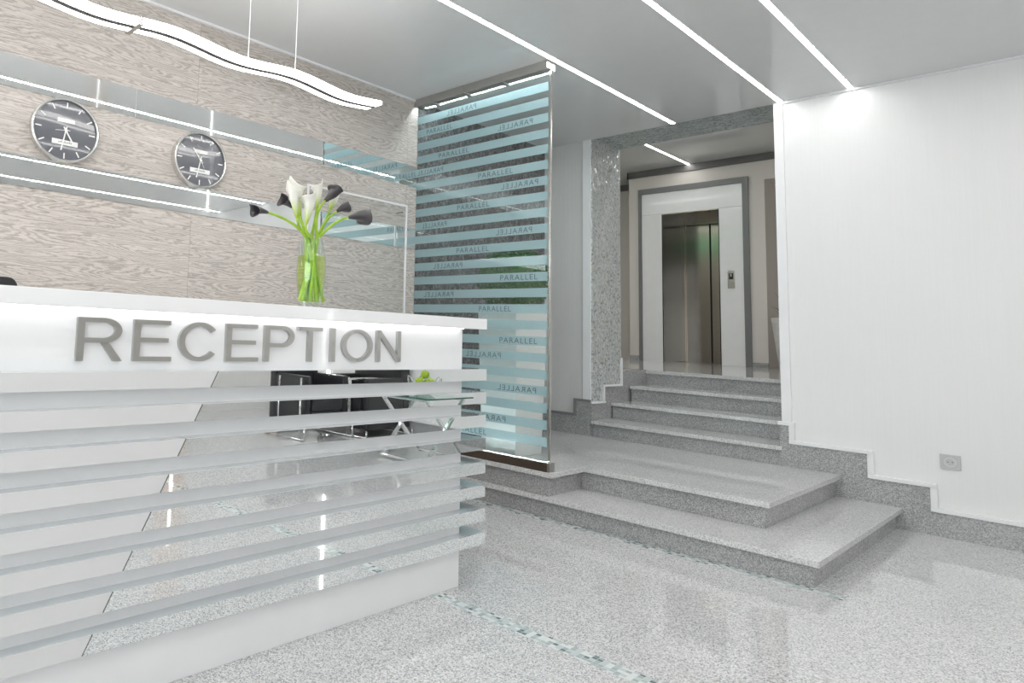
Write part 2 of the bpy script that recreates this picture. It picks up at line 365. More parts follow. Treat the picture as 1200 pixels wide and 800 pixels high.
struct(wb.build('wall_behind', 'wall_white'), 'white wall with the wide daylight window', 'wall')
wf = MB()
for y in (-2.7, -1.18, 0.35, 1.86): wf.box(-3.12, -3.04, y, y + .05, 0.5, 2.6)
wf.box(-3.12, -3.04, -2.7, 1.9, .5, .55).box(-3.12, -3.04, -2.7, 1.9, 2.55, 2.6)
w1 = wf.build('window_1', 'winframe'); struct(w1, 'wide grey framed window facing the reception lobby', 'window')  # unseen window, added as a source for the fill light
MB().box(-3.085, -3.075, -2.66, 1.87, .55, 2.55).build('pane', 'window_glass', w1)
struct(MB().box(-3, UG - .03, VW - .016, VW, ZC - .014, ZC).build('trim_1', 'trim'), 'thin white trim where oak wall meets ceiling', 'trim')
# right wall: white corner bead and top shadow bead
struct(MB().box(UW - .016, UW, 1.432, VR, 0.555, ZC).build('trim_2', 'trim'), 'white corner bead at the end of the right wall', 'trim')
struct(MB().box(UW - .018, UW, -3.6, 1.432, ZC - .013, ZC).build('trim_3', 'trim'), 'white ceiling bead along the right wall', 'trim')
# stepped granite skirting of the right wall and its white trim
sk = [(-3.6, 0), (VR + .012, 0), (VR + .012, .552), (1.447, .552), (1.447, .43), (1.042, .43), (1.042, .28), (.757, .28), (.757, .14), (-3.6, .14)]
struct(MB().prism(sk, 'x', UW - .022, UW).build('baseboard_right', 'granite'), 'stepped grey granite skirting climbing the right wall', 'baseboard')
tr = MB()
for z, y0, y1 in ((.552, 1.413, VR + .02), (.43, 1.012, 1.447), (.28, .727, 1.042), (.14, -3.6, .757)): tr.box(UW - .034, UW, y0, y1, z, z + .024)
for y, z0, z1 in ((1.447, .454, .552), (1.042, .304, .43), (.757, .164, .28)): tr.box(UW - .030, UW, y - .032, y, z0, z1)
struct(tr.build('trim_4', 'trim', bevel=.004), 'white stepped trim above the right granite skirting', 'trim')
# left wall section: trim strip, skirting
struct(MB().box(UW - .02, UW, VP, VP + .062, .575, ZC).build('trim_5', 'trim'), 'white vertical trim beside the mosaic jamb', 'trim')
skl = [(VP, .274), (VW, .274), (VW, .427), (2.946, .427), (2.946, .555), (VP, .555)]
struct(MB().prism(skl, 'x', UW - .018, UW).build('baseboard_center', 'granite'), 'stepped granite skirting left of the stairs', 'baseboard')
tl = MB().box(UW - .028, UW, 2.946, VW, .427, .449).box(UW - .028, UW, VP, 2.968, .555, .577).box(UW - .028, UW, 2.946, 2.968, .449, .555)
struct(tl.build('trim_6', 'frame_grey'), 'dark metal stepped trim left of the stairs', 'trim')
# mosaic jamb (on the plane y = VP) and soffit
mj = [(UW, .56), (5.955, .56), (5.955, .70), (UT + .02, .70), (UT + .02, 2.878), (UW, 2.878)]
struct(MB().prism([(a, b) for a, b in mj], 'y', VP - .012, VP).build('wall_jamb', 'mosaic'), 'glittering silver mosaic jamb at the left of the stairs', 'wall')
struct(MB().box(UW, UT + .02, VR, VP - .012, 2.866, 2.878).build('wall_soffit', 'mosaic_head'), 'grey green mosaic lining over the stair opening', 'wall')
tj = MB().box(UW, 5.975, VP - .022, VP, .545, .562).box(5.940, 5.960, VP - .022, VP, .562, .70).box(5.955, UT + .03, VP - .022, VP, .685, .702).box(UT + .005, UT + .03, VP - .022, VP, .702, .935)
struct(tj.build('trim_7', 'trim'), 'pale metal trim stepping up below the mosaic jamb', 'trim')
# platform and stairs in granite: treads polished and lighter, risers matt, their shade put into a darker colour
def slab(name, poly, z, label, thick=.03, lip=.03, inset=None):
    o = MB().prism(poly, 'z', z - thick, z).build(name, 'granite_top', bevel=.003); struct(o, label, 'step')
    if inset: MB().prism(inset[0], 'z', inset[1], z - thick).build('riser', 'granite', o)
    return o
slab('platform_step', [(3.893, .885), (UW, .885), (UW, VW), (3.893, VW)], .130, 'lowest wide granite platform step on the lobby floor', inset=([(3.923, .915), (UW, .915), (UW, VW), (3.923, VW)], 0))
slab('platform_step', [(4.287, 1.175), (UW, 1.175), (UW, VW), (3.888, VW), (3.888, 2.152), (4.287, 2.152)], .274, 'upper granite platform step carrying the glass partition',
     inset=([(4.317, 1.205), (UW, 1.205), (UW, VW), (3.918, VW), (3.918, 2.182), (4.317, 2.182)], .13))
st = ['first granite stair tread above the platform', 'second granite stair tread above the platform', 'third granite stair tread, just under the landing']
for k in range(3):
    u = 5.724 + k * .366; z = .406 + k * .139
    o = MB().box(u, u + .42, VR, VP - .012, z - .028, z).build('stair_tread', 'granite_top', bevel=.002); tag(o, st[k], 'stair', kind='structure')
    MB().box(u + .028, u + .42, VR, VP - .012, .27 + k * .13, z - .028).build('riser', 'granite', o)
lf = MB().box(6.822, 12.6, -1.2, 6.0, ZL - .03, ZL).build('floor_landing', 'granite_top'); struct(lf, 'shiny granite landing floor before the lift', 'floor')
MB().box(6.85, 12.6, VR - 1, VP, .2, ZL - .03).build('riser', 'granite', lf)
struct(MB().box(UT, 6.9, VP, 6.0, .2, ZL).build('stair_cheek', 'granite'), 'granite cheek wall left of the upper stairs', 'wall')
struct(MB().box(UW + .001, UT + .006, VP - .006, VP, .2, .55).box(5.96, UT + .006, VP - .006, VP, .55, .69).build('baseboard_stair', 'granite'), 'granite stringer under the mosaic jamb', 'baseboard')
# landing room
struct(MB().box(UT, 12.6, -1.2, 6.0, ZC2, ZC2 + .1).build('ceiling_landing', 'ceil'), 'pale ceiling over the lift landing', 'ceiling')
lw = MB()
lw.box(UE, 12.4, 4.216, 4.693, ZL, ZC2).box(UE, 12.4, 2.92, 3.464, ZL, ZC2).box(UE, 12.4, 3.464, 4.216, 3.035, ZC2)
struct(MB().box(UE, 12.4, -1.2, 2.92, 3.374, ZC2).build('wall_niche_head', 'cream'), 'cream wall over the niche right of the lift', 'wall')
struct(lw.build('wall_lift', 'cream'), 'cream wall around the lift', 'wall')
struct(MB().box(11.6, 11.75, 4.693, 6.0, ZL, ZC2).box(11.5, 11.65, -1.2, 2.92, ZL, 3.374).build('wall_niche', 'cream'), 'cream recessed wall beside the lift', 'wall')
struct(MB().box(UT, 12.6, 6.0, 6.15, 0, ZC2).build('wall_landing_left', 'cream'), 'cream left wall of the landing', 'wall')
struct(MB().box(UT, 12.6, -1.35, -1.2, 0, ZC2).build('wall_landing_right', 'cream'), 'cream right wall of the landing', 'wall')
struct(MB().box(UE - .03, UE, -1.2, 4.71, 3.640, ZC2).box(UE - .03, 11.6, 4.693, 4.71, 3.640, ZC2).build('trim_8', 'cornice'), 'dark cornice over the lift wall', 'trim')
struct(MB().box(11.55, 11.6, 4.71, 6, 3.64, ZC2).build('trim_9', 'cornice'), 'dark cornice in the recess left of the lift', 'trim')
struct(MB().box(UE - .018, UE, 4.545, 4.693, ZL, ZL + .07).box(UE - .018, UE, 2.92, 3.10, ZL, ZL + .06).box(11.48, 11.5, -1.2, 2.92, ZL, ZL + .075).build('baseboard_lift', 'granite'), 'granite skirting along the lift wall', 'baseboard')

# ------------------------------------------------------------------ ceiling light lines
def light_line(y, x0, x1, z, label):
    t = thing('ceiling_light_line', ((x0 + x1) / 2, y, z), label, 'light', 'recessed ceiling light lines')
    MB().box(x0, x1, y - .013, y + .013, z - .004, z).build('diffuser', 'led', t)
    MB().box(x0, x1, y - .019, y - .013, z - .003, z).box(x0, x1, y + .013, y + .019, z - .003, z).build('profile', 'trim', t)
light_line(2.150, -2.6, UW - .02, ZC, 'ceiling light line passing the top corner of the glass partition')
light_line(1.440, -2.6, UW - .035, ZC, 'ceiling light line ending at the left corner of the white wall')
light_line(1.050, -2.6, UW - .035, ZC, 'ceiling light line ending on the white wall right of its corner')
light_line(-0.240, -2.6, UW - .035, ZC, 'ceiling light line nearest over the camera, reflected in the wall clocks')
light_line(-1.030, -2.6, UW - .035, ZC, 'ceiling light line reflected as upper line of the lower wall mirror')
light_line(-2.150, -2.6, UW - .035, ZC, 'ceiling light line reflected low in the lower wall mirror')
light_line(3.835, 7.4, UE - .03, ZC2, 'short light line on the landing ceiling before the lift')
for i, x in enumerate((6.75, 8.1)):  # unseen lines, added to brighten the lift landing
    t = thing('ceiling_light_line', (x, 3.5, ZC2), ['landing ceiling light line just behind the lintel', 'landing ceiling light line midway to the lift'][i], 'light', 'recessed ceiling light lines')
    MB().box(x - .02, x + .02, -1.1, 5.8, ZC2 - .004, ZC2).build('diffuser', 'led', t)
def wall_line(x0, x1, y0, y1, label, ztop=2.75, mat='led'):
    t = thing('wall_light_line', ((x0 + x1) / 2, (y0 + y1) / 2, 0.15), label, 'light', 'upright wall light lines')
    MB().box(x0, x1, y0, y1, .18, ztop).build('diffuser', mat, t)
    e = .012
    MB().box(x0 - (0 if x1 - x0 < .02 else e), x1 + (.0 if x1 - x0 < .02 else e), y0 - (e if x1 - x0 < .02 else 0), y1 + (e if x1 - x0 < .02 else 0), .15, .18).build('end_cap', 'steel', t)
wall_line(UW - .012, UW, -2.57, -2.54, 'upright light line on the white wall beyond the right edge, seen as glow on the desk')
wall_line(4.18, 4.21, -3.57, -3.558, 'upright light line on the far wall, seen in the lower desk mirrors', 1.55, 'led_soft')
o = tag(MB().box(4.02, 4.38, -3.595, -3.57, .02, 2.2).build('slatted_panel', 'warm_wood'), 'warm wood panel behind the upright light line across the lobby', 'panel')

# ------------------------------------------------------------------ reception desk
desk = thing('reception_desk', (1.1, 1.95, 0), 'white reception desk with horizontal mirror strips and steel lettering', 'desk')
U0, UD, UX, VD, VX = -0.5, 2.522, 2.639, 1.814, 1.767
B0, PZ, BT = .928, .101, .0505
pl = MB().box(U0, UD, VD, 2.12, 0, B0 - 7 * PZ - BT).build('plinth', 'white', desk, bevel=.002)
for k in range(7):
    MB().box(U0, UD, VD, 2.05, B0 - (k + 1) * PZ, B0 - k * PZ - BT).build('recess_panel', 'white', desk)
sign = MB().box(U0, UD, VD, 2.12, B0 - .002, 1.104).build('sign_panel', 'white', desk, bevel=.0015)
def diag(z): return .801 + (z - .175) / (.922 - .175) * (1.192 - .801)
for k in range(8):
    z1 = B0 - k * PZ; z0 = z1 - BT
    bx = MB().prism([(U0, z0), (UX, z0), (UX, z1), (U0, z1)], 'y', VX + .004, 2.05).build('strip_box', 'boxtop', desk)
    MB().prism([(U0, z0), (diag(z0) - .0025, z0), (diag(z1) - .0025, z1), (U0, z1)], 'y', VX, VX + .004).build('laminate_front', 'laminate', bx)
    MB().prism([(diag(z0) - .0025, z0), (diag(z0) + .0015, z0), (diag(z1) + .0015, z1), (diag(z1) - .0025, z1)], 'y', VX + .002, VX + .004).build('joint', 'dark_joint', bx)
    MB().prism([(diag(z0) + .0015, z0), (UX, z0), (UX, z1), (diag(z1) + .0015, z1)], 'y', VX, VX + .004).build('mirror_front', 'mirror', bx)
MB().box(U0, UX, VX, 2.22, 1.104, 1.151).build('counter_top', 'white', desk, bevel=.003)
MB().box(U0 + .05, UD - .02, VD - .022, VD - .008, 1.1015, 1.104).build('led_strip', 'led_soft', desk)
MB().box(U0, UD - .06, 2.12, 2.75, .70, .74).build('work_top', 'white', desk, bevel=.002)
for x in (UD - .10, U0): MB().box(x, x + .04, 2.12, 2.74, 0, .70).build('side_panel', 'white', desk)
LET = [('R', .739, .879), ('E', .913, 1.042), ('C', 1.063, 1.214), ('E', 1.244, 1.377), ('P', 1.402, 1.535), ('T', 1.551, 1.669), ('I', 1.712, 1.734), ('O', 1.769, 1.935), ('N', 1.959, 2.099)]
def stroke_letter(ch, x0, x1, z0, z1):
    # extended sans capital: wide stems, thinner bars
    w, h = x1 - x0, z1 - z0; S_, T_ = .0215, .0135
    b = MB(); y0, y1 = VD - .012, VD
    def bar(a, c, d, e): b.box(a, c, y0, y1, d, e)
    def band(cx, cz, rx, rz, a0, a1, n=26, sx=S_, sz=T_):
        P = []
        for i in range(n + 1):
            a = a0 + (a1 - a0) * i / n; P.append((cx + rx * math.cos(a), cz + rz * math.sin(a)))
        for i in range(n, -1, -1):
            a = a0 + (a1 - a0) * i / n; P.append((cx + (rx - sx) * math.cos(a), cz + (rz - sz) * math.sin(a)))
        for i in range(n):
            q = [P[i], P[i + 1], P[2 * n - i], P[2 * n + 1 - i]]
            b.prism(q, 'y', y0, y1)
    if ch in 'REP': bar(x0, x0 + S_, z0, z1)
    if ch == 'E':
        bar(x0 + S_, x1, z0, z0 + T_); bar(x0 + S_, x1 - .006, z1 - T_, z1); bar(x0 + S_, x1 - .012, z0 + h * .5 - T_ * .4, z0 + h * .5 + T_ * .6)
    if ch in 'RP':
        zb = z0 + h * (.42 if ch == 'R' else .40); rz = (z1 - zb) / 2; rx = w * .42; xm = x1 - rx - (.004 if ch == 'R' else 0)
        bar(x0 + S_, xm, z1 - T_, z1); bar(x0 + S_, xm, zb, zb + T_)
        band(xm, zb + rz, rx, rz, -PI / 2, PI / 2)
        if ch == 'R': b.prism([(x0 + w * .52, zb), (x0 + w * .52 + .024, zb), (x1, z0), (x1 - .027, z0)], 'y', y0, y1)
    if ch == 'T': bar(x0, x1, z1 - T_, z1); bar((x0 + x1 - S_) / 2, (x0 + x1 + S_) / 2, z0, z1 - T_)
    if ch == 'I': bar(x0, x1, z0, z1)
    if ch == 'O': band((x0 + x1) / 2, (z0 + z1) / 2, w / 2, h / 2, 0, 2 * PI, 48)
    if ch == 'C': band((x0 + x1) / 2 + .004, (z0 + z1) / 2, w / 2, h / 2, math.radians(38), math.radians(322), 44)
    if ch == 'N':
        bar(x0, x0 + S_ * .9, z0, z1); bar(x1 - S_ * .9, x1, z0, z1)
        b.prism([(x0 + S_ * .9, z1), (x0 + S_ * .9, z1 - .028), (x1 - S_ * .9, z0), (x1 - S_ * .9, z0 + .028)], 'y', y0, y1)
    return b.build('letter', 'letter', sign)
for ch, a, c in LET: stroke_letter(ch, a, c, .956, 1.079)

# ------------------------------------------------------------------ glass partition with frosted stripes
gp = thing('glass_partition', (UG, 2.72, .274), 'glass partition with frosted stripes and repeated lettering', 'partition')
MB().box(UG - .005, UG + .005, VG + .004, VW, .318, 2.80).build('glass_pane', 'glass', gp)
tr_ = MB().box(UG - .05, UG + .05, VG, VW - .002, 2.795, ZC)
top = tr_.build('top_rail', 'rail', gp, bevel=.002)
for y in (2.52, 2.82, 3.10): MB().box(UG - .055, UG + .055, y - .012, y + .012, 2.785, ZC).build('clamp', 'rail', gp)
bt = MB().box(UG - .036, UG + .036, VG, VW - .002, .274, .320).build('bottom_rail', 'bronze', gp, bevel=.002)
MB().box(UG - .028, UG + .028, VG - .016, VG, .274, .330).build('end_cap', 'rail', gp)
MB().box(UG - .007, UG + .007, VG - .004, VG + .006, .33, 2.80).build('edge_trim', 'steel', gp)
for e in (-.046, .041):
    MB().box(UG + e, UG + e + .004, VG + .02, VW - .03, 2.7925, 2.795).build('led_strip', 'rail_led', gp)
    MB().box(UG + e - .006, UG + e - .003, VG, VW - .002, 2.786, 2.795).build('lip', 'rail', gp)
for e in (-.032,):
    MB().box(UG + e, UG + e + .004, VG + .02, VW - .03, .320, .3215).build('led_strip', 'rail_led', gp)
    MB().box(UG + e - .004, UG + e - .001, VG, VW - .002, .320, .326).build('lip', 'bronze', gp)
TXT = {0: (1, 2.735, 2.985), 1: (0, 2.935, 3.165), 2: (1, 2.305, 2.56), 3: (0, 2.79, 3.05), 4: (1, 3.01, 3.245), 5: (0, 2.445, 2.71), 6: (1, 2.265, 2.53), 7: (0, 2.62, 2.88),
       8: (1, 2.97, 3.19), 9: (1, 2.305, 2.565), 10: (0, 2.62, 2.88), 11: (1, 2.83, 3.08), 12: (0, 2.265, 2.53), 13: (1, 2.90, 3.16), 14: (0, 2.45, 2.69), 16: (0, 2.265, 2.53),
       17: (1, 2.52, 2.79), 19: (1, 2.27, 2.54), 21: (1, 2.48, 2.77), 22: (0, 2.62, 2.90)}
base_txt = text_mesh('PARALLEL', 1.0)
for k in range(23):
    z1 = 2.717 - k * .1019; z0 = z1 - .0575
    s_ = MB().box(UG - .0075, UG - .0055, VG + .014, VW - .002, z0, z1).build('frosted_stripe', 'frost', gp)
    if k in TXT:
        mirr, y0, y1 = TXT[k]; me = base_txt.copy()
        # read from the lobby side letters run towards the right (falling y)
        fit(me, y0, y1, z0 + .011, z1 - .012, (lambda s, t, d: (UG - .0082, s, t)) if mirr else (lambda s, t, d, a=y0, b=y1: (UG - .0082, a + b - s, t)))
        link('lettering', me, 'film_text', s_)

# ------------------------------------------------------------------ wall mirrors, clocks, glass board
def wmirror(z0, z1, label):
    o = MB().box(-2.9, UG - .012, VW - .006, VW, z0, z1).build('wall_mirror', 'mirror'); tag(o, label, 'mirror', 'mirror bands on the oak wall')
wmirror(2.174, 2.329, 'upper long mirror band on the oak wall, above both clocks')
wmirror(1.701, 1.853, 'lower long mirror band on the oak wall, below both clocks')
def clock(x, z, h_ang, m_ang, s_ang, label):
    y = VW - .03; t = thing('wall_clock', (x, VW, z), label, 'clock', 'round wall clocks')
    R = .163
    b, rings = MB().lathe([(R - .012, -.004), (R - .012, -.012), (R - .006, -.016), (R, -.012), (R, .03), (R - .012, .03)], (x, y, z), 56, 'y')
    b.build('rim', 'clock_rim', t, smooth=False)
    b, rings = MB().lathe([(R - .011, -.001), (R - .011, .012)], (x, y, z), 56, 'y'); b.capring(rings[0]); b.capring(rings[1]); b.build('dial', 'clock_face', t)
    for k in range(12):
        a = k * PI / 6; c, s_ = math.cos(a), math.sin(a); r0, r1, w = .114, .143, .0030
        q = [(x + s_ * r + c * e, z + c * r - s_ * e) for r, e in ((r0, -w), (r1, -w), (r1, w), (r0, w))]
        MB().prism(q, 'y', y - .0022, y - .001).build('hour_mark', 'clock_white', t)
    # name plates with unreadable grey print
    for zz, w, h in ((.050, .042, .010), (-.062, .062, .0125)):
        p = MB().box(x - w, x + w, y - .002, y - .001, z + zz - h, z + zz + h).build('name_plate', 'clock_white', t)
        if zz < 0:
            pr = MB()
            for i in range(9): e = (i * 7 % 5) * .0012; pr.box(x - .034 + i * .0078, x - .0295 + i * .0078, y - .0024, y - .0019, z + zz - .004 + e * .4, z + zz + .003 + e)
            pr.build('print', 'ink', p)
    def hand(nm, ang, L, w):
        c, s_ = math.cos(ang), math.sin(ang)
        q = [(x + s_ * r + c * e, z + c * r - s_ * e) for r, e in ((-.02, -w), (L, -w), (L, w), (-.02, w))]
        MB().prism(q, 'y', y - .005, y - .0035).build(nm, 'clock_white', t)
    hand('hour_hand', h_ang, .080, .0036); hand('minute_hand', m_ang, .105, .003); hand('second_hand', s_ang, .05, .0012)
    bb, rg = MB().lathe([(.008, -.007), (.008, -.002)], (x, y, z), 16, 'y'); bb.capring(rg[0]); bb.build('hub', 'clock_rim', t)
    for ch in [q for q in C.objects if q.parent == t]:
        for v in ch.data.vertices: v.co.x = x + (v.co.x - x) * 1.07
D = math.radians
clock(1.190, 2.010, D(148), D(190), D(262), 'round slate clock on the oak wall, left one, with both hands pointing down')
clock(1.985, 2.010, D(322), D(192), D(150), 'round slate clock on the oak wall, right one above the flower vase')
gb = thing('glass_board', (3.27, 3.2, 1.15), 'clear glass board with thin white edge on the oak wall beside the partition', 'board')
MB().box(2.794, 3.747, 3.198, 3.202, 1.0, 2.0).build('glass_pane', 'board_glass', gb)
MB().box(2.786, 3.757, 3.195, 3.205, 1.994, 2.006).box(2.786, 2.797, 3.195, 3.205, 1.0, 1.994).box(3.745, 3.757, 3.195, 3.205, 1.0, 1.994).box(2.786, 3.757, 3.195, 3.205, .99, 1.0).build('white_edge', 'trim', gb)
for x in (2.83, 3.71):
    for z in (1.05, 1.95): MB().tube([(x, 3.202, z), (x, VW, z)], .006).build('standoff', 'steel', gb)

# ------------------------------------------------------------------ wave pendant
pn = thing('wave_pendant_lamp', (1.2, 2.44, 2.3), 'wavy white LED pendant lamp hanging over the reception desk', 'lamp')
def wz(x): return 2.289 + .012 * math.cos(2 * PI * (x - 1.33) / .68)
def ribbon(y0, y1, dz0, dz1, name, mat, x0=-.9, x1=2.592, n=170):
    b = MB(); pr = []
    for i in range(n + 1):
        x = x0 + (x1 - x0) * i / n; z = wz(x)
        pr.append([b.b.verts.new(p) for p in ((x, y0, z + dz0), (x, y1, z + dz0), (x, y1, z + dz1), (x, y0, z + dz1))])
    for A, B_ in zip(pr, pr[1:]):
        for k in range(4): b.b.faces.new((A[k], A[(k + 1) % 4], B_[(k + 1) % 4], B_[k]))
    b.b.faces.new(pr[0][::-1]); b.b.faces.new(pr[-1])
    return b.build(name, mat, pn, smooth=False)
ribbon(2.398, 2.444, -.010, .010, 'diffuser', 'pend')
ribbon(2.474, 2.512, -.010, .010, 'diffuser', 'pend')
ribbon(2.444, 2.474, -.0105, .012, 'spine', 'spine')
MB().box(1.148, 1.170, 2.394, 2.516, 2.266, 2.300).build('bracket', 'steel', pn)
for x in (1.705, 1.985, .35, .07): MB().tube([(x, 2.405, wz(x) + .012), (x, 2.405, ZC)], .0022, 6).build('wire', 'trim', pn)

# ------------------------------------------------------------------ monitor on the work top
mo = thing('computer_monitor', (.41, 2.40, .74), 'black monitor whose rounded top just shows over the counter at far left', 'monitor')
mb = MB(); pts = []
for cx, cz, a0 in ((.707, 1.172, 0), (.245, 1.172, 90), (.245, .93, 180), (.707, .93, 270)):
    for i in range(5): a = D(a0 + i * 22.5); pts.append((cx + .035 * math.cos(a), cz - .0 + .035 * math.sin(a)))
mb.prism(pts, 'y', 2.36, 2.395).build('housing', 'black', mo, bevel=.004)
MB().box(.24, .712, 2.395, 2.398, .92, 1.18).build('screen', 'black', mo)
MB().box(.45, .51, 2.345, 2.36, .75, 1.0).build('stand', 'black', mo); MB().box(.35, .61, 2.28, 2.50, .74, .752).build('base', 'black', mo, bevel=.003)

# ------------------------------------------------------------------ vase and calla lilies
VXC, VYC, VZ = 1.668, 1.88, 1.151
va = thing('flower_vase', (VXC, VYC, VZ), 'clear glass vase of green water on the reception counter', 'vase')
prof = [(.0, .002), (.036, .002), (.040, .008), (.047, .05), (.0545, .10), (.0565, .14), (.054, .185), (.047, .225), (.0405, .262), (.0385, .262), (.045, .224), (.052, .184), (.0545, .14), (.0525, .10), (.045, .05), (.037, .022), (.0, .020)]
b, _ = MB().lathe([(r + .0001, h + VZ) for r, h in prof], (VXC, VYC, 0), 48); b.build('glass_body', 'vase_glass', va, smooth=True)
wp = [(.0001, .0225), (.0365, .0235), (.0445, .05), (.052, .10), (.0538, .14), (.0515, .184), (.0495, .196), (.0001, .196)]
b, _ = MB().lathe([(r, h + VZ) for r, h in wp], (VXC, VYC, 0), 40); b.build('water', 'water', va, smooth=True)
def calla(base, tip, kind, label, foot, neck, R, lip):
    base, tip = Vector(base), Vector(tip)
    t = thing('calla_lily', foot, label, 'flower', 'calla lilies in the glass vase')
    ax = (tip - base); L = ax.length * 1.10; ax.normalize()
    up = (Vector((0, 0, 1)) - ax * ax.z).normalized() if abs(ax.z) < .9 else (RX - ax * RX.dot(ax)).normalized()
    if lip: up = (Vector(lip) - ax * Vector(lip).dot(ax)).normalized()
    sd = ax.cross(up)
    # stem from the vase foot through the neck to the flower, a smooth quadratic curve above the neck
    foot, neck = Vector(foot), Vector(neck); pts = [foot + (neck - foot) * (i / 5) for i in range(6)]
    ctrl = base - ax * (base - neck).length * .5
    for i in range(1, 11):
        q = i / 10; pts.append(neck * (1 - q) ** 2 + ctrl * 2 * q * (1 - q) + base * q * q)
    MB().tube(pts, .0048, 8, [.0074 - .0030 * i / 15 for i in range(16)]).build('stem', 'stem', t, smooth=True)
    n, m = 32, 16; b = MB(); rings = []; uvl = b.b.loops.layers.uv.new('UVMap')
    for i in range(m + 1):
        q = i / m; r = .0045 + (R - .0045) * (.60 * q ** .8 + .40 * q ** 2.6); ring = []
        for k in range(n):
            a = 2 * PI * k / n; tipf = ((1 + math.cos(a)) / 2) ** 2.5
            h = L * q * (.66 + .34 * tipf * q + .08 * (1 - q))
            rr = r * (1 - .62 * tipf * max(0, q - .55) / .45 * .9) + (R * .35 * max(0, q - .85) / .15) * (1 - tipf)
            # the overlapping edge of the spathe on one side
            rr *= 1 + .12 * math.sin(3 * a + 1.1) * q
            ring.append((b.b.verts.new(base + ax * h + (up * math.cos(a) + sd * math.sin(a)) * rr), h / L))
        rings.append(ring)
    for A, B_ in zip(rings, rings[1:]):
        for k in range(n):
            vs = (A[k], A[(k + 1) % n], B_[(k + 1) % n], B_[k]); f = b.b.faces.new([v for v, _ in vs])
            for lp, (v, h) in zip(f.loops, vs): lp[uvl].uv = (0, h)
    o = b.build('spathe', 'lily_white' if kind == 'w' else 'lily_dark', t, smooth=True)
    md = o.modifiers.new('thickness', 'SOLIDIFY'); md.thickness = .0014
    MB().tube([base + ax * L * q for q in (.1, .3, .5)], .0035, 8, [.0035, .004, .002]).build('spadix', 'spadix' if kind == 'w' else 'black', t, smooth=True)
FL = [((1.571, 1.86, 1.478), (1.535, 1.86, 1.602), 'w', 'white calla lily, leftmost white bloom over the vase', .025, (-.3, 0, 1)),
      ((1.622, 1.90, 1.498), (1.582, 1.90, 1.632), 'w', 'tall white calla lily at the middle left of the bouquet', .030, (-.3, 0, 1)),
      ((1.600, 1.84, 1.455), (1.624, 1.84, 1.585), 'w', 'large open white calla lily low at the front of the bouquet', .032, None),
      ((1.685, 1.88, 1.530), (1.694, 1.88, 1.642), 'w', 'slim white calla lily standing upright in the middle', .025, None),
      ((1.793, 1.92, 1.550), (1.823, 1.92, 1.616), 'w', 'small white calla lily right, between two black blooms', .024, None),
      ((1.421, 1.84, 1.474), (1.345, 1.84, 1.480), 'd', 'black calla lily reaching farthest left on a bent stem', .022, (0, 0, 1)),
      ((1.604, 1.93, 1.530), (1.550, 1.93, 1.563), 'd', 'black calla lily behind the leftmost white bloom', .024, (-.5, 0, 1)),
      ((1.709, 1.86, 1.562), (1.785, 1.86, 1.622), 'd', 'black calla lily topmost right, trumpet pointing up right', .027, (1, 0, .3)),
      ((1.789, 1.88, 1.534), (1.852, 1.88, 1.573), 'd', 'small black calla lily right, below the small white bloom', .022, (.3, 0, 1)),
      ((1.815, 1.84, 1.510), (1.930, 1.84, 1.540), 'd', 'large frilled black calla lily reaching farthest right', .034, (.3, 0, 1))]
for i, (bs, tp, kd, lb, R_, lip) in enumerate(FL):
    a = i * 2.4; dx = (bs[0] - VXC) * .16
    ft = (VXC - dx + .022 * math.cos(a), VYC + .022 * math.sin(a), VZ + .026); nk = (VXC + max(-.031, min(.031, (bs[0] - VXC) * .22)), VYC + .02 * math.sin(a), VZ + .262)
    calla(bs, tp, kd, lb, ft, nk, R_, lip)

# ------------------------------------------------------------------ power socket
so = thing('power_socket', (UW, .666, .444), 'silver grey power socket low on the white right wall', 'socket')
MB().box(UW - .012, UW, .622, .710, .401, .488).build('plate', 'socket_grey', so, bevel=.003)
b, rg = MB().lathe([(.027, 0), (.027, .004), (.0215, .004), (.0205, -.004), (.0001, -.004)], (0, 0, 0), 32)
o = b.build('insert', 'laminate', so)
for v in o.data.vertices: v.co = (UW - .0125 - v.co.z, .666 + v.co.x, .444 + v.co.y)
MB().box(UW - .0135, UW - .008, .654, .659, .442, .447).box(UW - .0135, UW - .008, .673, .678, .442, .447).build('hole', 'black', so)

# ------------------------------------------------------------------ planter with clipped boxwood ball
px = thing('tapered_planter', (4.33, 2.68, .274), 'tall tapered white planter behind the striped glass', 'planter')
pb = MB().frustum(4.165, 4.495, 2.56, 2.82, .274, 4.130, 4.536, 2.54, 2.843, 1.298)
pb.build('body', 'planter', px, bevel=.003); MB().box(4.15, 4.515, 2.56, 2.823, 1.2985, 1.304).build('soil', 'soil', px)
bx = thing('boxwood_ball', (4.333, 2.685, 1.304), 'clipped green boxwood ball on the white planter', 'plant')
MB().ball((4.333, 2.685, 1.485), .205, 3).build('core', 'box_leaf', bx)
lb = MB(); rnd = random.Random(3)
for i in range(5200):
    z = rnd.uniform(-1, 1); a = rnd.uniform(0, 2 * PI); q = math.sqrt(1 - z * z); nrm = Vector((q * math.cos(a), q * math.sin(a), z))
    p = Vector((4.333, 2.685, 1.485)) + nrm * (.205 + rnd.uniform(0, .038))
    if p.z < 1.31: continue
    d = (nrm + Vector((rnd.uniform(-1, 1), rnd.uniform(-1, 1), rnd.uniform(-1, 1))) * .8).normalized(); s_ = d.orthogonal().normalized()
    s_ = (s_ * math.cos(a) + d.cross(s_) * math.sin(a)); l = rnd.uniform(.011, .018); w = l * .42
    lb.b.faces.new([lb.b.verts.new(v) for v in (p, p + d * l * .5 + s_ * w, p + d * l, p + d * l * .5 - s_ * w)])
lv = lb.build('leaves', 'box_leaf', bx); lv['kind'] = 'stuff'

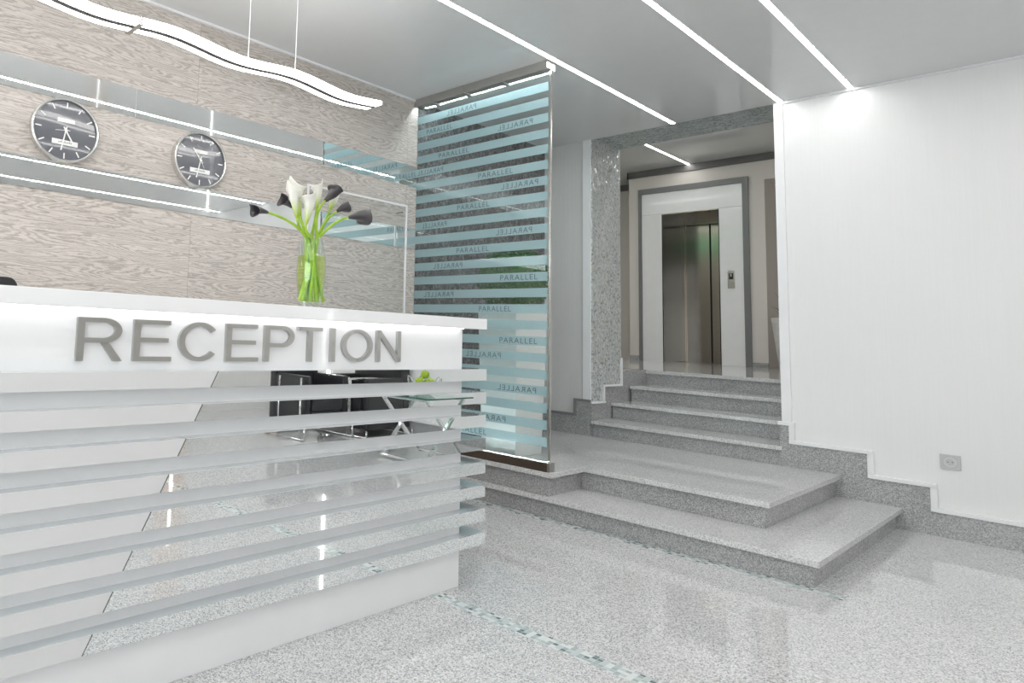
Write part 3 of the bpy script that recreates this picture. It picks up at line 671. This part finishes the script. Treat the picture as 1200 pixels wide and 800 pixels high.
# ------------------------------------------------------------------ lift, call panel, detector, landing plant
li = thing('lift', (UE, 3.84, ZL), 'lift with brushed steel doors in a white and grey surround', 'lift')
def lp(name, mat, *bx_, bevel=.0):
    b = MB()
    for q in bx_: b.box(*q)
    return b.build(name, mat, li, bevel=bevel)
lp('frame', 'frame_grey', (UE - .035, UE, 4.502, 4.545, ZL, 3.442), (UE - .035, UE, 3.102, 3.172, ZL, 3.442), (UE - .035, UE, 3.172, 4.502, 3.362, 3.442))
lp('surround_panel', 'white', (UE - .014, UE, 4.218, 4.500, ZL, 3.034), bevel=.002)
lp('surround_panel', 'white', (UE - .014, UE, 3.174, 3.462, ZL, 3.034), bevel=.002)
lp('header_panel', 'white', (UE - .014, UE, 3.174, 4.500, 3.038, 3.360), bevel=.002)
UDR = 11.45
lp('reveal', 'lift_dark', (UE - .012, UDR + .1, 4.206, 4.218, ZL, 3.036), (UE - .012, UDR + .1, 3.462, 3.474, ZL, 3.036))
lp('reveal_head', 'lift_steel', (UE - .012, UDR + .1, 3.474, 4.206, 3.024, 3.036))
lp('door_frame', 'lift_steel', (UDR - .03, UDR + .03, 4.150, 4.206, ZL, 3.024), (UDR - .03, UDR + .03, 3.474, 4.150, 2.93, 3.024))
lp('door', 'lift_steel', (UDR + .005, UDR + .03, 3.815, 4.145, ZL + .005, 2.925))
lp('door', 'lift_steel', (UDR + .03, UDR + .05, 3.475, 3.800, ZL + .005, 2.925))
lp('door_back', 'black', (UDR + .051, UDR + .06, 3.475, 4.15, ZL, 3.0))
lp('sill', 'lift_steel', (UDR - .03, UDR + .06, 3.474, 4.206, ZL, ZL + .006))
cp = thing('lift_call_panel', (UE - .014, 3.324, 2.0), 'small steel call panel on the white surround right of the lift doors', 'button panel')
MB().box(UE - .030, UE - .014, 3.281, 3.366, 1.890, 2.140).build('plate', 'steel', cp, bevel=.004)
MB().box(UE - .032, UE - .0295, 3.298, 3.348, 2.015, 2.100).build('display', 'black', cp); MB().box(UE - .0335, UE - .032, 3.318, 3.330, 2.055, 2.092).build('indicator', 'clock_white', cp)
b, rg = MB().lathe([(.016, 0), (.016, .006), (.0001, .006)], (0, 0, 0), 20); o = b.build('button', 'steel', cp)
for v in o.data.vertices: v.co = (UE - .0295 - v.co.z, 3.323 + v.co.x, 1.955 + v.co.y)
sm = thing('smoke_detector', (8.944, 3.005, ZC2), 'white smoke detector on the landing ceiling', 'detector')
b, rg = MB().lathe([(.0001, -.055), (.05, -.055), (.07, -.035), (.075, 0)], (8.944, 3.005, ZC2 - .0), 28); b.build('housing', 'trim', sm, smooth=True)
b, rg = MB().lathe([(.085, -.012), (.085, 0)], (8.944, 3.005, ZC2), 28); b.capring(rg[0]); b.build('base', 'trim', sm)
ex = thing('exit_sign', (UT + .02, 3.95, 3.2), 'long green lit sign box facing the lift, seen as a green glow in its doors', 'sign')  # unseen sign, added and stretched so the lift doors pick up green
MB().box(UT, UT + .03, 2.0, 5.9, 3.22, 3.42).build('housing', 'trim', ex); MB().box(UT + .03, UT + .034, 2.02, 5.88, 3.24, 3.40).build('lit_face', 'green_led', ex)
pt = thing('tall_pot', (10.45, 2.545, ZL), 'tall ribbed white pot half hidden by the right wall on the landing', 'pot')
H_ = .645; prof = []
for i in range(67):
    h = H_ * i / 66; r = .165 + .075 * i / 66 + (.004 if i % 2 else 0); prof.append((r, h))
b, rg = MB().lathe([(.0001, 0)] + prof + [(.215, H_), (.210, H_ - .04), (.0001, H_ - .04)], (10.45, 2.545, ZL), 36); b.build('body', 'pot', pt)
b, rg = MB().lathe([(.0001, H_ - .035), (.205, H_ - .035)], (10.45, 2.545, ZL), 30); b.build('soil', 'soil', pt)
sp = thing('snake_plant', (10.45, 2.545, ZL + .63), 'dark spiky snake plant growing in the ribbed white pot', 'plant')
for i, (dx, dy, h) in enumerate([(-.05, .33, .22), (0, .20, .34), (.08, .12, .40), (-.1, .05, .38), (.1, -.1, .42), (-.05, -.2, .3), (.12, .27, .16), (0, -.05, .5)]):
    b = MB(); a = Vector((10.45 + dx * .25, 2.545 + dy * .3, ZL + .60)); e = Vector((10.45 + dx, 2.545 + dy, ZL + .64 + h))
    L = []
    for k in range(9):
        q = k / 8; p = a.lerp(e, q) + Vector((0, 0, .05 * math.sin(q * PI))); w = .022 * (1 - q) ** .6 + .001
        s_ = Vector((dy, -dx, 0)).normalized() if dx or dy else Vector((1, 0, 0)); nz = Vector((dx, dy, .2)).normalized() * .004
        L.append([b.b.verts.new(p + s_ * w), b.b.verts.new(p + nz), b.b.verts.new(p - s_ * w), b.b.verts.new(p - nz)])
    for A, B_ in zip(L, L[1:]):
        for k in range(4): b.b.faces.new((A[k], A[(k + 1) % 4], B_[(k + 1) % 4], B_[k]))
    b.build('leaf', 'snake_leaf', sp)

# ------------------------------------------------------------------ floor mosaic lines
struct(MB().box(2.325, 2.400, -3.5, VW, 0, .0012).build('trim_10', 'floor_mosaic'), 'mosaic tile line across the floor in front of the steps', 'trim')
struct(MB().box(3.852, 3.923, .80, VW, 0, .0012).build('trim_11', 'floor_mosaic'), 'mosaic tile line at the foot of the lowest step', 'trim')

# ------------------------------------------------------------------ seating seen in the desk mirrors
def armchair(x0, x1, y0, y1, zb, face, posts, rail, label):
    t = thing('lounge_chair', ((x0 + x1) / 2, (y0 + y1) / 2, 0), label, 'armchair', 'black leather tube frame chairs')
    w = .10
    if face == 'y':
        MB().box(x0 + w, x1 - w, y0 + w, y1 - .02, zb + .03, .27).build('seat_base', 'leather', t, bevel=.02)
        MB().box(x0 + w + .005, x1 - w - .005, y0 + w, y1 - .015, .272, .43).build('seat_cushion', 'leather', t, bevel=.03)
        MB().box(x0 + .02, x1 - .02, y0, y0 + w, zb + .03, .72).build('back_cushion', 'leather', t, bevel=.03)
        for a in (x0 + .02, x1 - w): MB().box(a, a + w - .02, y0 + w, y1 - .03, zb + .03, .62).build('arm_cushion', 'leather', t, bevel=.03)
    else:
        MB().box(x0 + .02, x1 - w, y0 + w, y1 - w, zb + .03, .27).build('seat_base', 'leather', t, bevel=.02)
        MB().box(x0 + .015, x1 - w, y0 + w + .005, y1 - w - .005, .272, .43).build('seat_cushion', 'leather', t, bevel=.03)
        MB().box(x1 - w, x1, y0 + .02, y1 - .02, zb + .03, .72).build('back_cushion', 'leather', t, bevel=.03)
        for a in (y0 + .02, y1 - w): MB().box(x0 + .03, x1 - w, a, a + w - .02, zb + .03, .60).build('arm_cushion', 'leather', t, bevel=.03)
    r = .0115; f = MB(); p0, p1 = posts
    X0, X1 = x0 - .012, x1 + .012
    for (ax, ay) in ((X0, p0), (X0, p1), (X1, p0), (X1, p1)): MB().tube([(ax, ay, .012), (ax, ay, rail)], r, 8).build('leg', 'chrome', t, smooth=True)
    f.tube([(X0, y1 + .012, .012), (X0, y0 - .012, .012), (X1, y0 - .012, .012), (X1, y1 + .012, .012)], r, 8)
    f.tube([(X0, y1 + .012, .012), (X0, y1 + .012, zb + .03)], r, 8); f.tube([(X1, y1 + .012, .012), (X1, y1 + .012, zb + .03)], r, 8)
    f.build('sled_base', 'chrome', t, smooth=True)
    for zz in ((rail, rail - .08) if face == 'x' else ()): MB().tube([(X0, p1, zz), (X1, p1, zz)], r, 8).build('arm_rail', 'chrome', t, smooth=True)
armchair(4.335, 4.96, -1.95, -1.36, .12, 'y', (-1.75, -1.42), .60, 'black leather lounge chair with its back to the far wall, left one in the mirrors')
armchair(5.02, 5.70, -1.98, -1.20, .05, 'x', (-1.85, -1.43), .58, 'black leather lounge chair against the white wall, beside the glass table')
tb = thing('glass_side_table', (4.73, -.25, 0), 'glass table on crossed chrome legs, seen in the desk mirrors', 'table')
MB().box(4.43, 5.03, -.56, .04, .538, .550).build('table_top', 'table_glass', tb, bevel=.001)
MB().box(4.43, 5.03, .037, .0405, .5385, .5495).box(4.4295, 4.433, -.56, .04, .5385, .5495).build('glass_edge', plain('green_glass_edge', (.03, .10, .08), .1), tb)
def flat(b, p, q, w=.02): 
    p, q = Vector(p), Vector(q); b.tube([p, q], w, 4)
for y in (-.50, -.02):
    for (a, c) in (((4.47, y, .535), (4.98, y, .012)), ((4.98, y, .535), (4.47, y, .012))):
        bb = MB(); flat(bb, a, c, .018); bb.build('leg', 'chrome', tb)
MB().tube([(4.47, -.50, .02), (4.47, -.02, .02)], .011).tube([(4.98, -.50, .02), (4.98, -.02, .02)], .011).tube([(4.48, -.50, .525), (4.48, -.02, .525)], .011).tube([(4.97, -.50, .525), (4.97, -.02, .525)], .011).build('rail', 'chrome', tb)
bw = thing('fruit_bowl', (4.74, -.26, .55), 'chrome wire bowl of apples on the glass table', 'bowl')
b, rg = MB().lathe([(.0001, .552), (.05, .552), (.09, .572), (.125, .605), (.122, .607), (.088, .576), (.05, .556), (.0001, .556)], (4.74, -.26, 0), 36); b.build('dish', 'chrome', bw, smooth=True)
wv = MB(); P_ = []
for i in range(145):
    a = 2 * PI * i / 144; q = math.sin(6 * a); P_.append((4.74 + (.142 + .012 * q) * math.cos(a), -.26 + (.142 + .012 * q) * math.sin(a), .655 + .045 * q))
wv.tube(P_, .004, 6, cap=False).build('wavy_rim', 'chrome', bw, smooth=True)
ap = [(-.055, .03, .605, 'green apple at the far side of the wire bowl, low'), (.045, .05, .605, 'green apple low in the wire bowl, facing the desk'), (.05, -.05, .605, 'green apple low in the wire bowl, toward the wall'),
      (-.045, -.055, .605, 'green apple low in the wire bowl, toward the camera'), (-.005, .06, .665, 'green apple of the second layer, desk side'), (.03, -.015, .672, 'green apple of the second layer, wall side'), (-.05, -.01, .668, 'green apple of the second layer, camera side'), (-.005, .01, .725, 'topmost green apple of the heap')]
for dx, dy, z, lb in ap:
    t = thing('green_apple', (4.74 + dx, -.26 + dy, z - .036), lb, 'apple', 'apples in the wire bowl')
    b = MB().ball((4.74 + dx, -.26 + dy, z), .038, 3)
    for v in b.b.verts:
        q = (v.co.x - 4.74 - dx) ** 2 + (v.co.y + .26 - dy) ** 2; v.co.z += (-.012 if v.co.z > z else .006) * math.exp(-q / .00022)
    b.build('flesh', 'apple', t, smooth=True); MB().tube([(4.74 + dx, -.26 + dy, z + .024), (4.744 + dx, -.26 + dy, z + .047)], .0016, 5).build('stalk', 'stalk', t)
